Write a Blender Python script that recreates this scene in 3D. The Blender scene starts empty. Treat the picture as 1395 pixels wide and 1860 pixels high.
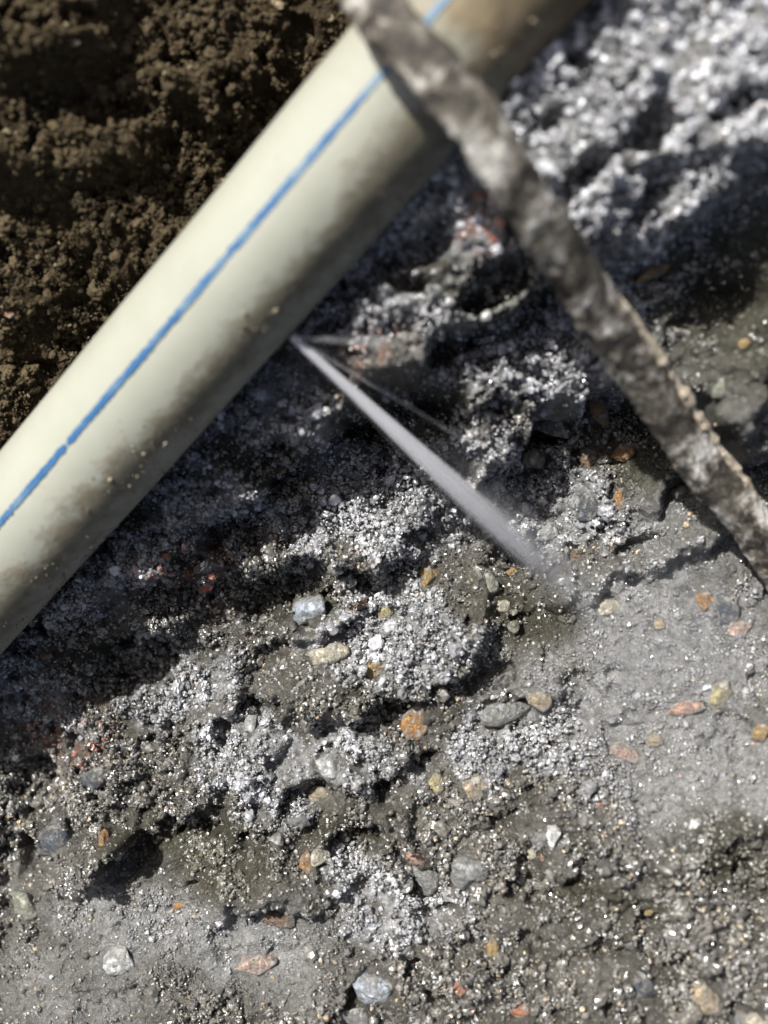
import bpy, bmesh, math, random
import numpy as np
from mathutils import Vector, Matrix

# ------------------------------------------------------------------ scene, camera, light
sc = bpy.context.scene
COL = sc.collection
D = 0.27            # camera height above the z = 0 datum (m)
H = 0.22            # height of the picture on that datum (m)
PX = H / 1860.0     # one photograph pixel on the datum
SUN_AZ = (-0.68, 0.73)      # horizontal direction towards the sun
SUN_EL = 53.0

cam_d = bpy.data.cameras.new('camera')
cam = bpy.data.objects.new('camera', cam_d)
COL.objects.link(cam)
cam.location = (0, 0, D)
cam.rotation_euler = (0, 0, 0)
cam_d.sensor_fit = 'VERTICAL'
cam_d.sensor_height = 24.0
cam_d.lens = 24.0 * D / H
cam_d.clip_start = 0.005
cam_d.clip_end = 200.0
cam_d.dof.use_dof = True
cam_d.dof.focus_distance = 0.256
cam_d.dof.aperture_fstop = 5.4
sc.camera = cam

world = bpy.data.worlds.new('World')
sc.world = world
world.use_nodes = True
wn = world.node_tree
bg = wn.nodes['Background']
sky = wn.nodes.new('ShaderNodeTexSky')
sky.sky_type = 'NISHITA'
sky.sun_disc = False
sky.dust_density = 5.0
sky.ozone_density = 0.6
sky.air_density = 0.8
sky.sun_elevation = math.radians(SUN_EL)
az = math.atan2(SUN_AZ[0], SUN_AZ[1])      # clockwise from +Y
sky.sun_rotation = az
wn.links.new(sky.outputs[0], bg.inputs[0])
bg.inputs[1].default_value = 0.065

sun_d = bpy.data.lights.new('sun', 'SUN')
sun_d.energy = 5.0
sun_d.angle = math.radians(0.9)
sun_d.color = (1.0, 0.985, 0.97)
sun = bpy.data.objects.new('sun', sun_d)
COL.objects.link(sun)
_h = math.hypot(*SUN_AZ)
tosun = Vector((SUN_AZ[0] / _h * math.cos(math.radians(SUN_EL)), SUN_AZ[1] / _h * math.cos(math.radians(SUN_EL)),
                math.sin(math.radians(SUN_EL))))
sun.rotation_euler = tosun.to_track_quat('Z', 'Y').to_euler()
sun.location = tosun * 2.0

sc.view_settings.view_transform = 'Standard'
sc.view_settings.look = 'None'
sc.view_settings.gamma = 1.0
sc.view_settings.use_curve_mapping = False
sc.view_settings.exposure = 0.86
sc.render.engine = 'CYCLES'
sc.cycles.use_denoising = True
sc.cycles.max_bounces = 6
sc.cycles.transparent_max_bounces = 48
sc.cycles.sample_clamp_indirect = 6.0

rng = np.random.default_rng(11)
random.seed(5)

# ------------------------------------------------------------------ numeric noise
def _hash(ix, iy, iz, seed):
    h = (ix.astype(np.int64) * 374761393 + iy.astype(np.int64) * 668265263 + iz.astype(np.int64) * 2147483647 + seed * 974634777) & 0xFFFFFFFF
    h = ((h ^ (h >> 13)) * 1274126177) & 0xFFFFFFFF
    h = ((h ^ (h >> 16)) * 2246822519) & 0xFFFFFFFF
    return ((h ^ (h >> 15)) & 0xFFFFFF) / float(0xFFFFFF)

def vnoise(x, y, seed=0, z=None):
    x = np.asarray(x, float); y = np.asarray(y, float)
    ix = np.floor(x); iy = np.floor(y)
    fx = x - ix; fy = y - iy
    ux = fx * fx * fx * (fx * (fx * 6 - 15) + 10); uy = fy * fy * fy * (fy * (fy * 6 - 15) + 10)
    def plane(iz):
        a = _hash(ix, iy, iz, seed); b = _hash(ix + 1, iy, iz, seed)
        c = _hash(ix, iy + 1, iz, seed); d = _hash(ix + 1, iy + 1, iz, seed)
        return (a * (1 - ux) + b * ux) * (1 - uy) + (c * (1 - ux) + d * ux) * uy
    if z is None:
        return plane(np.zeros_like(ix)) * 2 - 1
    z = np.asarray(z, float)
    iz = np.floor(z); fz = z - iz; uz = fz * fz * (3 - 2 * fz)
    return (plane(iz) * (1 - uz) + plane(iz + 1) * uz) * 2 - 1

def fbm(x, y, wl, oct=4, seed=0, gain=0.5):
    s = 0; a = 1.0; t = 0
    c, n = math.cos(0.7), math.sin(0.7)
    x = np.asarray(x, float) / wl; y = np.asarray(y, float) / wl
    for i in range(oct):
        s = s + a * vnoise(x, y, seed + i * 17); t += a
        a *= gain
        x, y = (c * x - n * y) * 2.03 + 3.1, (n * x + c * y) * 2.03 - 1.7
    return s / t

def sstep(a, b, x):
    t = np.clip((x - a) / (b - a), 0, 1)
    return t * t * (3 - 2 * t)

# ------------------------------------------------------------------ ground form (all in mm)
MM = 0.001
PIPE_DIR = np.array([0.654, 0.756])           # along the pipe, up and to the right
PIPE_PERP = np.array([0.756, -0.654])         # across it, down and to the right
def px2w(px, py, z_mm=0.0):
    k = (D * 1000 - z_mm) / (D * 1000)
    return (px - 697.5) * PX * 1000 * k, (930 - py) * PX * 1000 * k

P_A = np.array([*px2w(0, 1012, 29), 29.0])
P_B = np.array([*px2w(640, 272, 66), 66.0])
PIPE_R = 12.5

pipe_unit = (P_B - P_A) / np.linalg.norm(P_B - P_A)

def base_h(x, y):
    t = (x + 82.5) * 0.654 + (y + 9.7) * 0.756          # mm along the pipe
    s = (x + 72) * -0.756 + (y + 9) * 0.654             # mm to the upper left of it
    far = sstep(26, 62, -s)
    h = 4.0 + 0.20 * (t * (1 - 0.65 * far) + 22 * far)
    h = np.where(h > 24, 24 + 14 * np.tanh((h - 24) / 14), h)
    h = np.where(h < -4, -4 + 0.5 * (h + 4), h)
    wall = np.maximum(0, s - 2) * 0.76
    wall = np.where(wall > 62, 62 + 10 * np.tanh((wall - 62) / 10), wall)
    h = h * (1 - 0.5 * sstep(10, 70, s)) + wall
    # the bank at the lower right lifts a little towards the lens
    h = h + far * (0.07 * np.maximum(0, 30 - y) + 0.27 * np.maximum(0, -s - 45)) - 8 * far
    return h

def shelf_h(x, y, h):
    """the shelf of soil the pipe was dug out of, broken off along its right side"""
    ax, ay = P_A[0], P_A[1]
    t = ((x - ax) * pipe_unit[0] + (y - ay) * pipe_unit[1]) / (pipe_unit[0] ** 2 + pipe_unit[1] ** 2)
    d = ((x - ax) * pipe_unit[1] - (y - ay) * pipe_unit[0]) / math.hypot(pipe_unit[0], pipe_unit[1])      # mm to the lower right
    axz = P_A[2] + pipe_unit[2] * np.minimum(t, 185)
    # lower terrace
    e2 = 56 + 34 * sstep(110, 130, t) + 10 * fbm(x, y, 30, 3, 613)
    k2 = (1 - sstep(e2 - 1.5, e2 + 4.0, d)) * sstep(10, 24, d) * sstep(68, 84, t + 6 * fbm(x, y, 18, 2, 614)) * (1 - sstep(150, 175, t))
    z2 = axz - 29 + 4 * sstep(110, 130, t) - 0.12 * (d - 33)
    h = np.where(z2 > h, h + (z2 - h) * k2, h)
    # upper terrace right beside the pipe, and the bank it runs into
    edge = 23 + 11 * sstep(35, 85, t) + 9 * fbm(x, y, 26, 3, 611)
    k = (1 - sstep(edge - 1.5, edge + 4.0, d)) * sstep(-22, -8, d) * sstep(-45, -15, t)
    if 'BX' in globals():
        kb = (1 - sstep(-0.5, 4.5, np.interp(x, BX, BY) - y)) * sstep(-22, -8, d) * sstep(102, 116, t + 5 * fbm(x, y, 20, 2, 615)) * sstep(BX[0] - 10, BX[0] + 2, x + d * 0.1)
        k = np.maximum(k * (1 - sstep(125, 140, t)), kb)
    off = 15.5 - 3.5 * sstep(35, 80, t) - 8.5 * sstep(92, 118, t)
    zs = axz - off - 0.14 * np.maximum(0, d - 12) - 0.18 * np.maximum(0, d - 30)
    return np.where(zs > h, h + (zs - h) * k, h)

def form_h(x, y):
    h = base_h(x, y)
    return shelf_h(x, y, h)

def p2g(px, py, f=None):
    """photograph pixel -> point on the ground form (mm)"""
    z = 0.0
    for i in range(14):
        x, y = px2w(px, py, z)
        zn = float((f or form_h)(np.array([x]), np.array([y]))[0])
        z = 0.5 * z + 0.5 * zn
    return x, y, z

# the raised bank at the upper right, which breaks off along a crest
_bank = [(900, 300), (960, 385), (1040, 440), (1130, 462), (1250, 440), (1330, 385), (1420, 330), (1560, 250), (1800, 150)]
_bw = [p2g(a, b)[:2] for a, b in _bank]
BX = np.array([p[0] for p in _bw]); BY = np.array([p[1] for p in _bw])

# ledges: crest polylines in photograph pixels, height (mm), width of the sunlit ramp, width of the drop
LEDGES = [
        ([(880, 190), (1010, 330), (1090, 300), (1170, 215)], 5, 18, 3.5),
    ([(1180, 340), (1270, 300), (1395, 300)], 5, 20, 3),
    ([(760, 470), (800, 560), (690, 600), (600, 690)], 4, 17, 3.5),
    ([(690, 690), (800, 720), (960, 745), (1130, 740), (1180, 700)], 6, 14, 3.5),
    ([(820, 830), (900, 800), (1010, 860), (1100, 930)], 4, 12, 3.0),
    ([(430, 985), (560, 985), (690, 1040), (840, 985), (900, 900)], 9, 22, 4),
    ([(520, 1120), (590, 1135), (640, 1060)], 5, 10, 2.5),
    ([(90, 1110), (250, 1040), (390, 1030), (480, 930)], 4, 14, 3),
    ([(470, 1290), (560, 1240), (680, 1255), (800, 1190), (850, 1130)], 8, 20, 4),
    ([(190, 1545), (290, 1470), (410, 1450), (500, 1330), (470, 1270)], 9, 26, 4.5),
    ([(150, 1560), (60, 1500), (-60, 1480)], 5, 14, 4),
    ([(560, 1420), (680, 1390), (800, 1310), (920, 1280), (1010, 1290)], 5, 14, 3.5),
    ([(440, 1640), (560, 1600), (640, 1560), (750, 1500)], 5, 16, 3.5),
    ([(560, 1830), (680, 1740), (750, 1640)], 3.5, 12, 3),
    ([(1000, 1090), (1100, 1010), (1250, 980), (1340, 930)], 4, 14, 3.5),
    ([(1180, 900), (1290, 790), (1395, 730)], 5, 14, 3.5),
    ([(1150, 1640), (1290, 1560), (1440, 1500)], 4, 22, 5),
    ([(900, 1760), (1090, 1690), (1240, 1690)], 3, 16, 4),
    ([(330, 180), (420, 200), (470, 160)], 5, 12, 4),
    ([(60, 330), (150, 290), (240, 300)], 7, 16, 4),
    ([(20, 120), (100, 140), (190, 90)], 7, 16, 4),
    ([(80, 590), (190, 500), (330, 440)], 4, 14, 4),
]
LW = []
for pts, hh, w1, w2 in LEDGES:
    LW.append(([p2g(a, b)[:2] for a, b in pts], hh, w1, w2))

SMOOTH = [  # washed, silty areas in photograph pixels (x, y, rx, ry)
    (1210, 1190, 230, 190), (1290, 1400, 200, 110), (330, 1690, 290, 110), (1270, 920, 120, 150),
    (1330, 600, 120, 170), (120, 1800, 160, 90),
]
SW = [(*p2g(a, b)[:2], rx * PX * 1000, ry * PX * 1000) for a, b, rx, ry in SMOOTH]
REDS = [(350, 1050, 75, 55), (125, 1330, 70, 60), (690, 650, 50, 30), (870, 390, 40, 40)]
PALES = [(500, 740, 70, 50), (430, 810, 60, 40), (330, 930, 70, 50), (230, 1010, 60, 50), (140, 1090, 50, 40), (60, 1250, 90, 70), (870, 560, 70, 50), (860, 1380, 60, 40), (520, 1490, 80, 40), (700, 920, 190, 90), (1010, 660, 170, 80), (760, 1150, 150, 75), (1120, 210, 160, 190), (1300, 190, 140, 120), (1090, 400, 130, 50), (890, 830, 90, 60),  # pale sand, plus sunlit ledge tops and glints painted into the soil colour
         (1010, 930, 150, 70), (1220, 570, 60, 70), (780, 400, 90, 90), (640, 560, 90, 70), (1190, 1180, 160, 130), (620, 1400, 90, 60), (330, 1240, 120, 70), (470, 1370, 90, 60),
         (350, 1690, 220, 60), (1300, 1400, 200, 80), (560, 770, 80, 40), (420, 900, 90, 50), (1060, 1330, 150, 70), (700, 1650, 80, 60)]
CLAY_SHADES = [(235, 1200, 85, 50), (700, 745, 85, 32), (900, 515, 70, 30), (690, 1285, 45, 26), (300, 1540, 90, 34), (480, 835, 50, 28), (500, 1075, 60, 36), (1330, 560, 130, 120), (960, 1110, 90, 60), (400, 1530, 150, 60), (800, 760, 120, 40), (520, 1060, 80, 50), (180, 1210, 120, 70), (900, 510, 110, 45), (700, 1240, 60, 40),  # olive clay patches; shade in hollows and under ledges painted dark as well
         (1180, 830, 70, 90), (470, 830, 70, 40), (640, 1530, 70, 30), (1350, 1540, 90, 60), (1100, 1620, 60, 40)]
RW = [(*p2g(a, b)[:2], rx * PX * 1000, ry * PX * 1000) for a, b, rx, ry in REDS]

PW = [(*p2g(a, b)[:2], rx * PX * 1000, ry * PX * 1000) for a, b, rx, ry in PALES]
CW = [(*p2g(a, b)[:2], rx * PX * 1000, ry * PX * 1000) for a, b, rx, ry in CLAY_SHADES]

def zone(x, y, lst, soft=0.45):
    m = np.zeros_like(x)
    wx = x + 5 * fbm(x, y, 16, 3, 91); wy = y + 5 * fbm(x, y, 16, 3, 92)
    for cx, cy, rx, ry in lst:
        d = np.sqrt(((wx - cx) / rx) ** 2 + ((wy - cy) / ry) ** 2)
        m = np.maximum(m, 1 - sstep(1 - soft, 1 + soft, d))
    return m

def patch(x, y, lst, seed):
    return sstep(0.22, 0.66, zone(x, y, lst, 0.8) + 0.8 * fbm(x, y, 8, 5, seed, 0.65))

def left_mask(x, y):
    s = (x + 72) * -0.756 + (y + 9) * 0.654
    return sstep(-4, 8, s)

def ledge_h(x, y):
    out = np.zeros_like(x)
    brk = np.clip(0.75 + 1.5 * fbm(x, y, 15, 3, 811), 0.12, 1.25)
    for pts, hh, w1, w2 in LW:
        w2 = w2 * 1.45
        bd = np.full(x.shape, 1e9); bs = np.zeros_like(x)
        n = len(pts)
        for i in range(n - 1):
            ax, ay = pts[i]; bx, by = pts[i + 1]
            dx, dy = bx - ax, by - ay
            L2 = dx * dx + dy * dy
            t = np.clip(((x - ax) * dx + (y - ay) * dy) / L2, 0, 1)
            ex = x - (ax + t * dx); ey = y - (ay + t * dy)
            d = np.sqrt(ex * ex + ey * ey)
            # the drop is on the side away from the sun
            side = ex * PIPE_PERP[0] + ey * PIPE_PERP[1]
            m = d < bd
            bd = np.where(m, d, bd); bs = np.where(m, side, bs)
        # blend between ramp and drop by how far the offset points away from the sun
        fr = np.clip(bs / np.maximum(bd, 1e-6), -1, 1)
        k = sstep(-0.55, 0.35, fr)
        up = np.clip(1 - bd / w1, 0, 1); up = up * up * (1.6 - 0.6 * up)
        dn = 1 - sstep(0, w2, bd)
        hh = hh * brk
        out = np.maximum(out, 1.35 * hh * (up * (1 - k) + dn * k)) + 0.18 * np.minimum(out, 1.35 * hh * (up * (1 - k) + dn * k))
    return out

HOLLOWS = [(235, 1200, 100, 62, 9), (700, 745, 100, 42, 8), (500, 1075, 70, 45, 7), (480, 835, 60, 36, 7), (1000, 775, 50, 40, 5), (900, 515, 85, 38, 8), (690, 1285, 60, 36, 6), (880, 1240, 60, 34, 5),
           (650, 1535, 70, 32, 6), (300, 1540, 110, 42, 7), (560, 1440, 50, 26, 4), (1040, 110, 34, 24, 5), (1190, 250, 46, 50, 8), (1070, 330, 50, 26, 6), (1340, 210, 60, 24, 5), (830, 640, 60, 26, 5),
           (70, 1420, 50, 50, 6), (80, 1560, 50, 40, 6), (600, 620, 50, 30, 6), (760, 470, 60, 30, 6), (300, 1080, 60, 36, 7), (930, 1010, 60, 26, 4), (1150, 990, 60, 24, 4), (790, 1620, 40, 46, 4), (1320, 560, 80, 60, 5)]
HW = []
for a, b, rx, ry, dp in HOLLOWS:
    q = p2g(a, b); kq = (D * 1000 - q[2]) / (D * 1000)
    HW.append((q[0], q[1], rx * PX * 1000 * kq, ry * PX * 1000 * kq, dp))

def hollow_h(x, y):
    out = np.zeros_like(x)
    c, n = math.cos(0.45), math.sin(0.45)
    for cx, cy, rx, ry, dp in HW:
        u = (x - cx) * c + (y - cy) * n; v = -(x - cx) * n + (y - cy) * c
        out = np.maximum(out, dp * (1 - sstep(0.55, 1.15, np.sqrt((u / rx) ** 2 + (v / ry) ** 2))))
    return out

def ground(x, y, fine=True):
    x = np.asarray(x, float); y = np.asarray(y, float)
    wx = x + 3.6 * fbm(x, y, 13, 3, 5) + 4.0 * fbm(x, y, 31, 2, 15) + 1.5 * fbm(x, y, 3.4, 3, 6)
    wy = y + 3.6 * fbm(x, y, 13, 3, 7) + 4.0 * fbm(x, y, 31, 2, 17) + 1.5 * fbm(x, y, 3.4, 3, 8)
    sm = zone(x, y, SW)
    lf = left_mask(x, y)
    h = shelf_h(wx, wy, base_h(x, y))
    h = h + ledge_h(wx, wy)
    rough = 1 - 0.62 * sm
    h = h - 1.2 * hollow_h(wx * 0.5 + x * 0.5, wy * 0.5 + y * 0.5)
    h = h + 3.2 * fbm(x, y, 30, 2, 21)
    lump = np.abs(fbm(wx, wy, 10, 4, 31, 0.55))
    h = h + rough * (3.6 * (0.35 - lump)) * (1 + 0.4 * lf)
    if fine:
        b = np.abs(fbm(x, y, 3.2, 3, 41, 0.6))
        h = h + (0.25 + 0.75 * rough) * 2.3 * (0.3 - b)
        h = h + (0.35 + 0.65 * rough) * 0.42 * fbm(x, y, 1.1, 2, 51)
        # pits and cracks
        pit = fbm(x, y, 5.5, 3, 61)
        h = h - rough * 4.0 * sstep(0.22, 0.5, pit)
    return h

# ------------------------------------------------------------------ helpers
def new_mesh(name, V, F, smooth=True):
    V = np.asarray(V, np.float32); F = np.asarray(F, np.int32)
    me = bpy.data.meshes.new(name)
    n = F.shape[1]
    me.vertices.add(len(V)); me.vertices.foreach_set('co', V.ravel())
    me.loops.add(F.size); me.loops.foreach_set('vertex_index', F.ravel())
    me.polygons.add(len(F)); me.polygons.foreach_set('loop_start', np.arange(0, F.size, n, dtype=np.int32))
    me.polygons.foreach_set('loop_total', np.full(len(F), n, np.int32))
    if smooth:
        me.polygons.foreach_set('use_smooth', np.ones(len(F), bool))
    me.update(calc_edges=True)
    return me

def link(name, me, mat=None, parent=None):
    o = bpy.data.objects.new(name, me)
    COL.objects.link(o)
    if mat is not None: me.materials.append(mat)
    if parent is not None: o.parent = parent
    return o

def tag(o, label=None, cat=None, group=None, kind=None):
    if label: o['label'] = label
    if cat: o['category'] = cat
    if group: o['group'] = group
    if kind: o['kind'] = kind
    return o

def empty(name, loc=(0, 0, 0)):
    o = bpy.data.objects.new(name, None)
    o.empty_display_size = 0.01
    COL.objects.link(o); o.location = loc
    return o

class NT:
    def __init__(s, name):
        s.m = bpy.data.materials.new(name); s.m.use_nodes = True
        s.t = s.m.node_tree; s.b = s.t.nodes['Principled BSDF']; s.out = s.t.nodes['Material Output']
    def n(s, typ, **kw):
        nd = s.t.nodes.new(typ)
        for k, v in kw.items(): setattr(nd, k, v)
        return nd
    def l(s, a, b): s.t.links.new(a, b)
    def coord(s, scale=1.0):
        tc = s.n('ShaderNodeTexCoord'); mp = s.n('ShaderNodeMapping')
        mp.inputs['Scale'].default_value = (scale,) * 3
        s.l(tc.outputs['Object'], mp.inputs[0]); return mp.outputs[0]
    def noise(s, scale, detail=4, rough=0.6, vec=None, dist=0.0):
        t = s.n('ShaderNodeTexNoise'); t.inputs['Scale'].default_value = scale
        t.inputs['Detail'].default_value = detail; t.inputs['Roughness'].default_value = rough
        t.inputs['Distortion'].default_value = dist
        if vec is None: vec = s.n('ShaderNodeTexCoord').outputs['Object']
        s.l(vec, t.inputs['Vector']); return t.outputs['Fac']
    def ramp(s, fac, stops):
        r = s.n('ShaderNodeValToRGB'); e = r.color_ramp.elements
        while len(e) < len(stops): e.new(0.5)
        for i, (p, c) in enumerate(stops):
            e[i].position = p; e[i].color = (*c, 1) if len(c) == 3 else c
        s.l(fac, r.inputs[0]); return r.outputs[0]
    def mix(s, fac, a, b, mode='MIX'):
        m = s.n('ShaderNodeMix', data_type='RGBA', blend_type=mode)
        for i, v in ((0, fac), (6, a), (7, b)):
            if hasattr(v, 'is_linked') or isinstance(v, bpy.types.NodeSocket): s.l(v, m.inputs[i])
            elif isinstance(v, (int, float)): m.inputs[i].default_value = v
            else: m.inputs[i].default_value = (*v, 1)
        return m.outputs[2]
    def math(s, op, a, b=0.0, clamp=False):
        m = s.n('ShaderNodeMath', operation=op); m.use_clamp = clamp
        for i, v in ((0, a), (1, b)):
            if isinstance(v, bpy.types.NodeSocket): s.l(v, m.inputs[i])
            else: m.inputs[i].default_value = v
        return m.outputs[0]
    def rng(s, v, a, b, c=0.0, d=1.0):
        m = s.n('ShaderNodeMapRange'); m.clamp = True
        s.l(v, m.inputs[0])
        for i, k in enumerate((a, b, c, d)): m.inputs[i + 1].default_value = k
        return m.outputs[0]
    def attr(s, name, typ='GEOMETRY'):
        a = s.n('ShaderNodeAttribute'); a.attribute_name = name; a.attribute_type = typ; return a
    def set(s, **kw):
        for k, v in kw.items():
            k = k.replace('_', ' ')
            i = s.b.inputs[k]
            if isinstance(v, bpy.types.NodeSocket): s.l(v, i)
            elif isinstance(v, tuple) and len(v) == 3 and i.type == 'RGBA': i.default_value = (*v, 1)
            else: i.default_value = v
    def bump(s, height, strength=0.5, dist=0.0005):
        b = s.n('ShaderNodeBump'); b.inputs['Strength'].default_value = strength
        b.inputs['Distance'].default_value = dist
        s.l(height, b.inputs['Height']); s.l(b.outputs[0], s.b.inputs['Normal']); return b.outputs[0]

# ------------------------------------------------------------------ materials
def mat_soil():
    m = NT('wet_soil')
    z = m.attr('zone'); sep = m.n('ShaderNodeSeparateColor'); m.l(z.outputs['Color'], sep.inputs[0])
    smooth, red, left = sep.outputs[0], sep.outputs[1], sep.outputs[2]
    z2 = m.attr('pale_shade_map'); sep2 = m.n('ShaderNodeSeparateColor'); m.l(z2.outputs['Color'], sep2.inputs[0])
    pale, clay_shade = sep2.outputs[0], sep2.outputs[1]
    n1 = m.noise(90, 6, 0.65); n2 = m.noise(900, 5, 0.7); n3 = m.noise(2600, 3, 0.6); n4 = m.noise(330, 5, 0.7)
    grey = m.ramp(n1, [(0.25, (0.024, 0.021, 0.015)), (0.5, (0.055, 0.050, 0.038)), (0.75, (0.11, 0.102, 0.085))])
    silt = m.ramp(n1, [(0.25, (0.065, 0.063, 0.054)), (0.55, (0.115, 0.113, 0.102)), (0.8, (0.18, 0.178, 0.168))])
    c = m.mix(smooth, grey, silt)
    c = m.mix(m.math('MULTIPLY', m.math('MULTIPLY', pale, m.rng(smooth, 0, 1, 1.0, 0.55)), m.rng(n4, 0.38, 0.58)), c, (0.22, 0.219, 0.213))
    c = m.mix(m.math('MULTIPLY', clay_shade, 0.95), c, m.ramp(n1, [(0.3, (0.024, 0.023, 0.015)), (0.7, (0.058, 0.054, 0.038))]))  # clay tone, also the shade painted into the hollows
    c = m.mix(red, c, (0.17, 0.07, 0.042))
    brown = m.ramp(n1, [(0.25, (0.026, 0.018, 0.010)), (0.55, (0.052, 0.037, 0.02)), (0.8, (0.085, 0.062, 0.034))])
    c = m.mix(left, c, brown)
    sp = m.ramp(n2, [(0.3, (0.5, 0.5, 0.5)), (0.55, (1, 1, 1)), (0.72, (1.4, 1.4, 1.4))])
    c = m.mix(1.0, c, sp, 'MULTIPLY')
    wet = m.math('SUBTRACT', 1.0, left)
    m.set(Base_Color=c, Roughness=m.rng(left, 0, 1, 0.38, 0.9), Specular_IOR_Level=m.math('MULTIPLY', m.rng(left, 0, 1, 0.3, 0.12), m.rng(clay_shade, 0, 1, 1.0, 0.35)))
    m.set(Coat_Weight=m.math('MULTIPLY', m.math('MULTIPLY', wet, m.rng(n1, 0.35, 0.6, 0.4, 1.0)), m.rng(clay_shade, 0, 1, 1.0, 0.25)), Coat_Roughness=m.rng(n4, 0.35, 0.65, 0.06, 0.26), Coat_IOR=1.6)
    hgt = m.math('ADD', m.math('ADD', m.math('MULTIPLY', n2, 0.7), m.math('MULTIPLY', n3, 0.3)), m.math('MULTIPLY', m.math('MULTIPLY', n4, smooth), 5.0))
    nb = m.bump(m.math('MULTIPLY', hgt, m.rng(smooth, 0, 1, 1.0, 0.34)), 1.0, 0.0012)
    m.l(nb, m.b.inputs['Coat Normal'])
    return m.m

def mat_grain():
    m = NT('wet_sand_grain')
    a = m.attr('tint', 'INSTANCER'); w = m.attr('wet', 'INSTANCER')
    n = m.noise(1.6, 3, 0.6)
    c = m.mix(1.0, a.outputs['Color'], m.ramp(n, [(0.3, (0.65,) * 3), (0.7, (1.25,) * 3)]), 'MULTIPLY')
    m.set(Base_Color=c, Roughness=m.rng(w.outputs['Fac'], 0, 1, 0.9, 0.35), Specular_IOR_Level=m.rng(w.outputs['Fac'], 0, 1, 0.15, 0.5))
    m.set(Coat_Weight=w.outputs['Fac'], Coat_Roughness=m.rng(m.n('ShaderNodeObjectInfo').outputs['Random'], 0, 1, 0.12, 0.34), Coat_IOR=1.85)
    return m.m

def mat_stone(name, c1, c2, scale=160, rough=0.42, coat=0.4, c3=None, mud=True):
    m = NT(name)
    n1 = m.noise(scale, 6, 0.62, dist=0.6); n2 = m.noise(scale * 7, 4, 0.65); n3 = m.noise(420, 6, 0.72)
    st = [(0.3, c1), (0.62, c2)]
    if c3: st.append((0.75, c3))
    c = m.ramp(n1, st)
    c = m.mix(1.0, c, m.ramp(n2, [(0.3, (0.55,) * 3), (0.65, (1.15,) * 3)]), 'MULTIPLY')
    k = m.rng(n3, 0.43, 0.56, 0, 0.9)
    if mud: c = m.mix(k, c, m.ramp(n2, [(0.3, (0.10, 0.095, 0.08)), (0.7, (0.24, 0.23, 0.205))]))
    m.set(Base_Color=c, Roughness=rough, Coat_Weight=coat, Coat_Roughness=m.rng(n2, 0.3, 0.7, 0.1, 0.35), Coat_IOR=1.36)
    nb = m.bump(m.math('ADD', m.math('ADD', n1, m.math('MULTIPLY', n2, 0.5)), m.math('MULTIPLY', k, 0.5)), 0.8, 0.0011)
    m.l(nb, m.b.inputs['Coat Normal'])
    return m.m

def mat_pipe():
    m = NT('cream_plastic')
    # object space: X runs along the pipe, Y/Z across it
    tc = m.n('ShaderNodeTexCoord'); sp = m.n('ShaderNodeSeparateXYZ'); m.l(tc.outputs['Object'], sp.inputs[0])
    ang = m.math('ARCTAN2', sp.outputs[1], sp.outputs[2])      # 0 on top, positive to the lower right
    n1 = m.noise(55, 6, 0.65); n2 = m.noise(260, 5, 0.7); n3 = m.noise(1500, 3, 0.6)
    plast = m.ramp(n1, [(0.3, (0.245, 0.248, 0.198)), (0.7, (0.29, 0.293, 0.240))])
    # smeared mud along the flank, plus its shaded side painted in, thinning upwards
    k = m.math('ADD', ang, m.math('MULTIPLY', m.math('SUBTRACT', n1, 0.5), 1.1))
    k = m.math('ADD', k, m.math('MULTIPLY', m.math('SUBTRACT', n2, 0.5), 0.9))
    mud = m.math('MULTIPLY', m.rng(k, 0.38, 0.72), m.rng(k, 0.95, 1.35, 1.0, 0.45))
    # darker brown over the stretch beyond the root
    far = m.math('ADD', sp.outputs[0], m.math('MULTIPLY', m.math('SUBTRACT', n2, 0.5), 0.02))
    far = m.math('ADD', far, m.math('MULTIPLY', m.math('SUBTRACT', n1, 0.5), 0.03))
    brown_far = m.rng(far, BROWN_X - 0.004, BROWN_X + 0.006)
    mud_shade_c = m.ramp(n2, [(0.25, (0.05, 0.04, 0.024)), (0.6, (0.12, 0.10, 0.062)), (0.8, (0.24, 0.215, 0.145))])
    brown_far_c = m.ramp(n1, [(0.3, (0.045, 0.03, 0.016)), (0.55, (0.10, 0.07, 0.035)), (0.75, (0.22, 0.16, 0.08))])
    c = m.mix(m.math('MULTIPLY', mud, 0.86), plast, mud_shade_c)
    c = m.mix(m.math('MULTIPLY', brown_far, 0.95), c, brown_far_c)
    c = m.mix(m.rng(m.noise(28, 5, 0.7), 0.5, 0.68, 0, 0.35), c, (0.19, 0.17, 0.12))
    spk = m.rng(m.noise(420, 4, 0.7), 0.66, 0.74, 0, 0.6)
    c = m.mix(spk, c, (0.2, 0.17, 0.1))
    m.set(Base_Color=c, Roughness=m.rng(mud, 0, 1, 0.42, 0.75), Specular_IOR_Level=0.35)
    m.bump(m.math('ADD', m.math('MULTIPLY', mud, n2), m.math('MULTIPLY', n3, 0.05)), 0.35, 0.0006)
    return m.m

def mat_stripe():
    m = NT('blue_print')
    n1 = m.noise(170, 5, 0.7); n2 = m.noise(40, 3, 0.6)
    k = m.math('ADD', m.math('MULTIPLY', n1, 0.6), m.math('MULTIPLY', n2, 0.6))
    c = m.ramp(k, [(0.36, (0.010, 0.062, 0.15)), (0.58, (0.02, 0.085, 0.19)), (0.72, (0.11, 0.17, 0.21))])
    m.set(Base_Color=c, Roughness=0.45)
    return m.m

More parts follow.
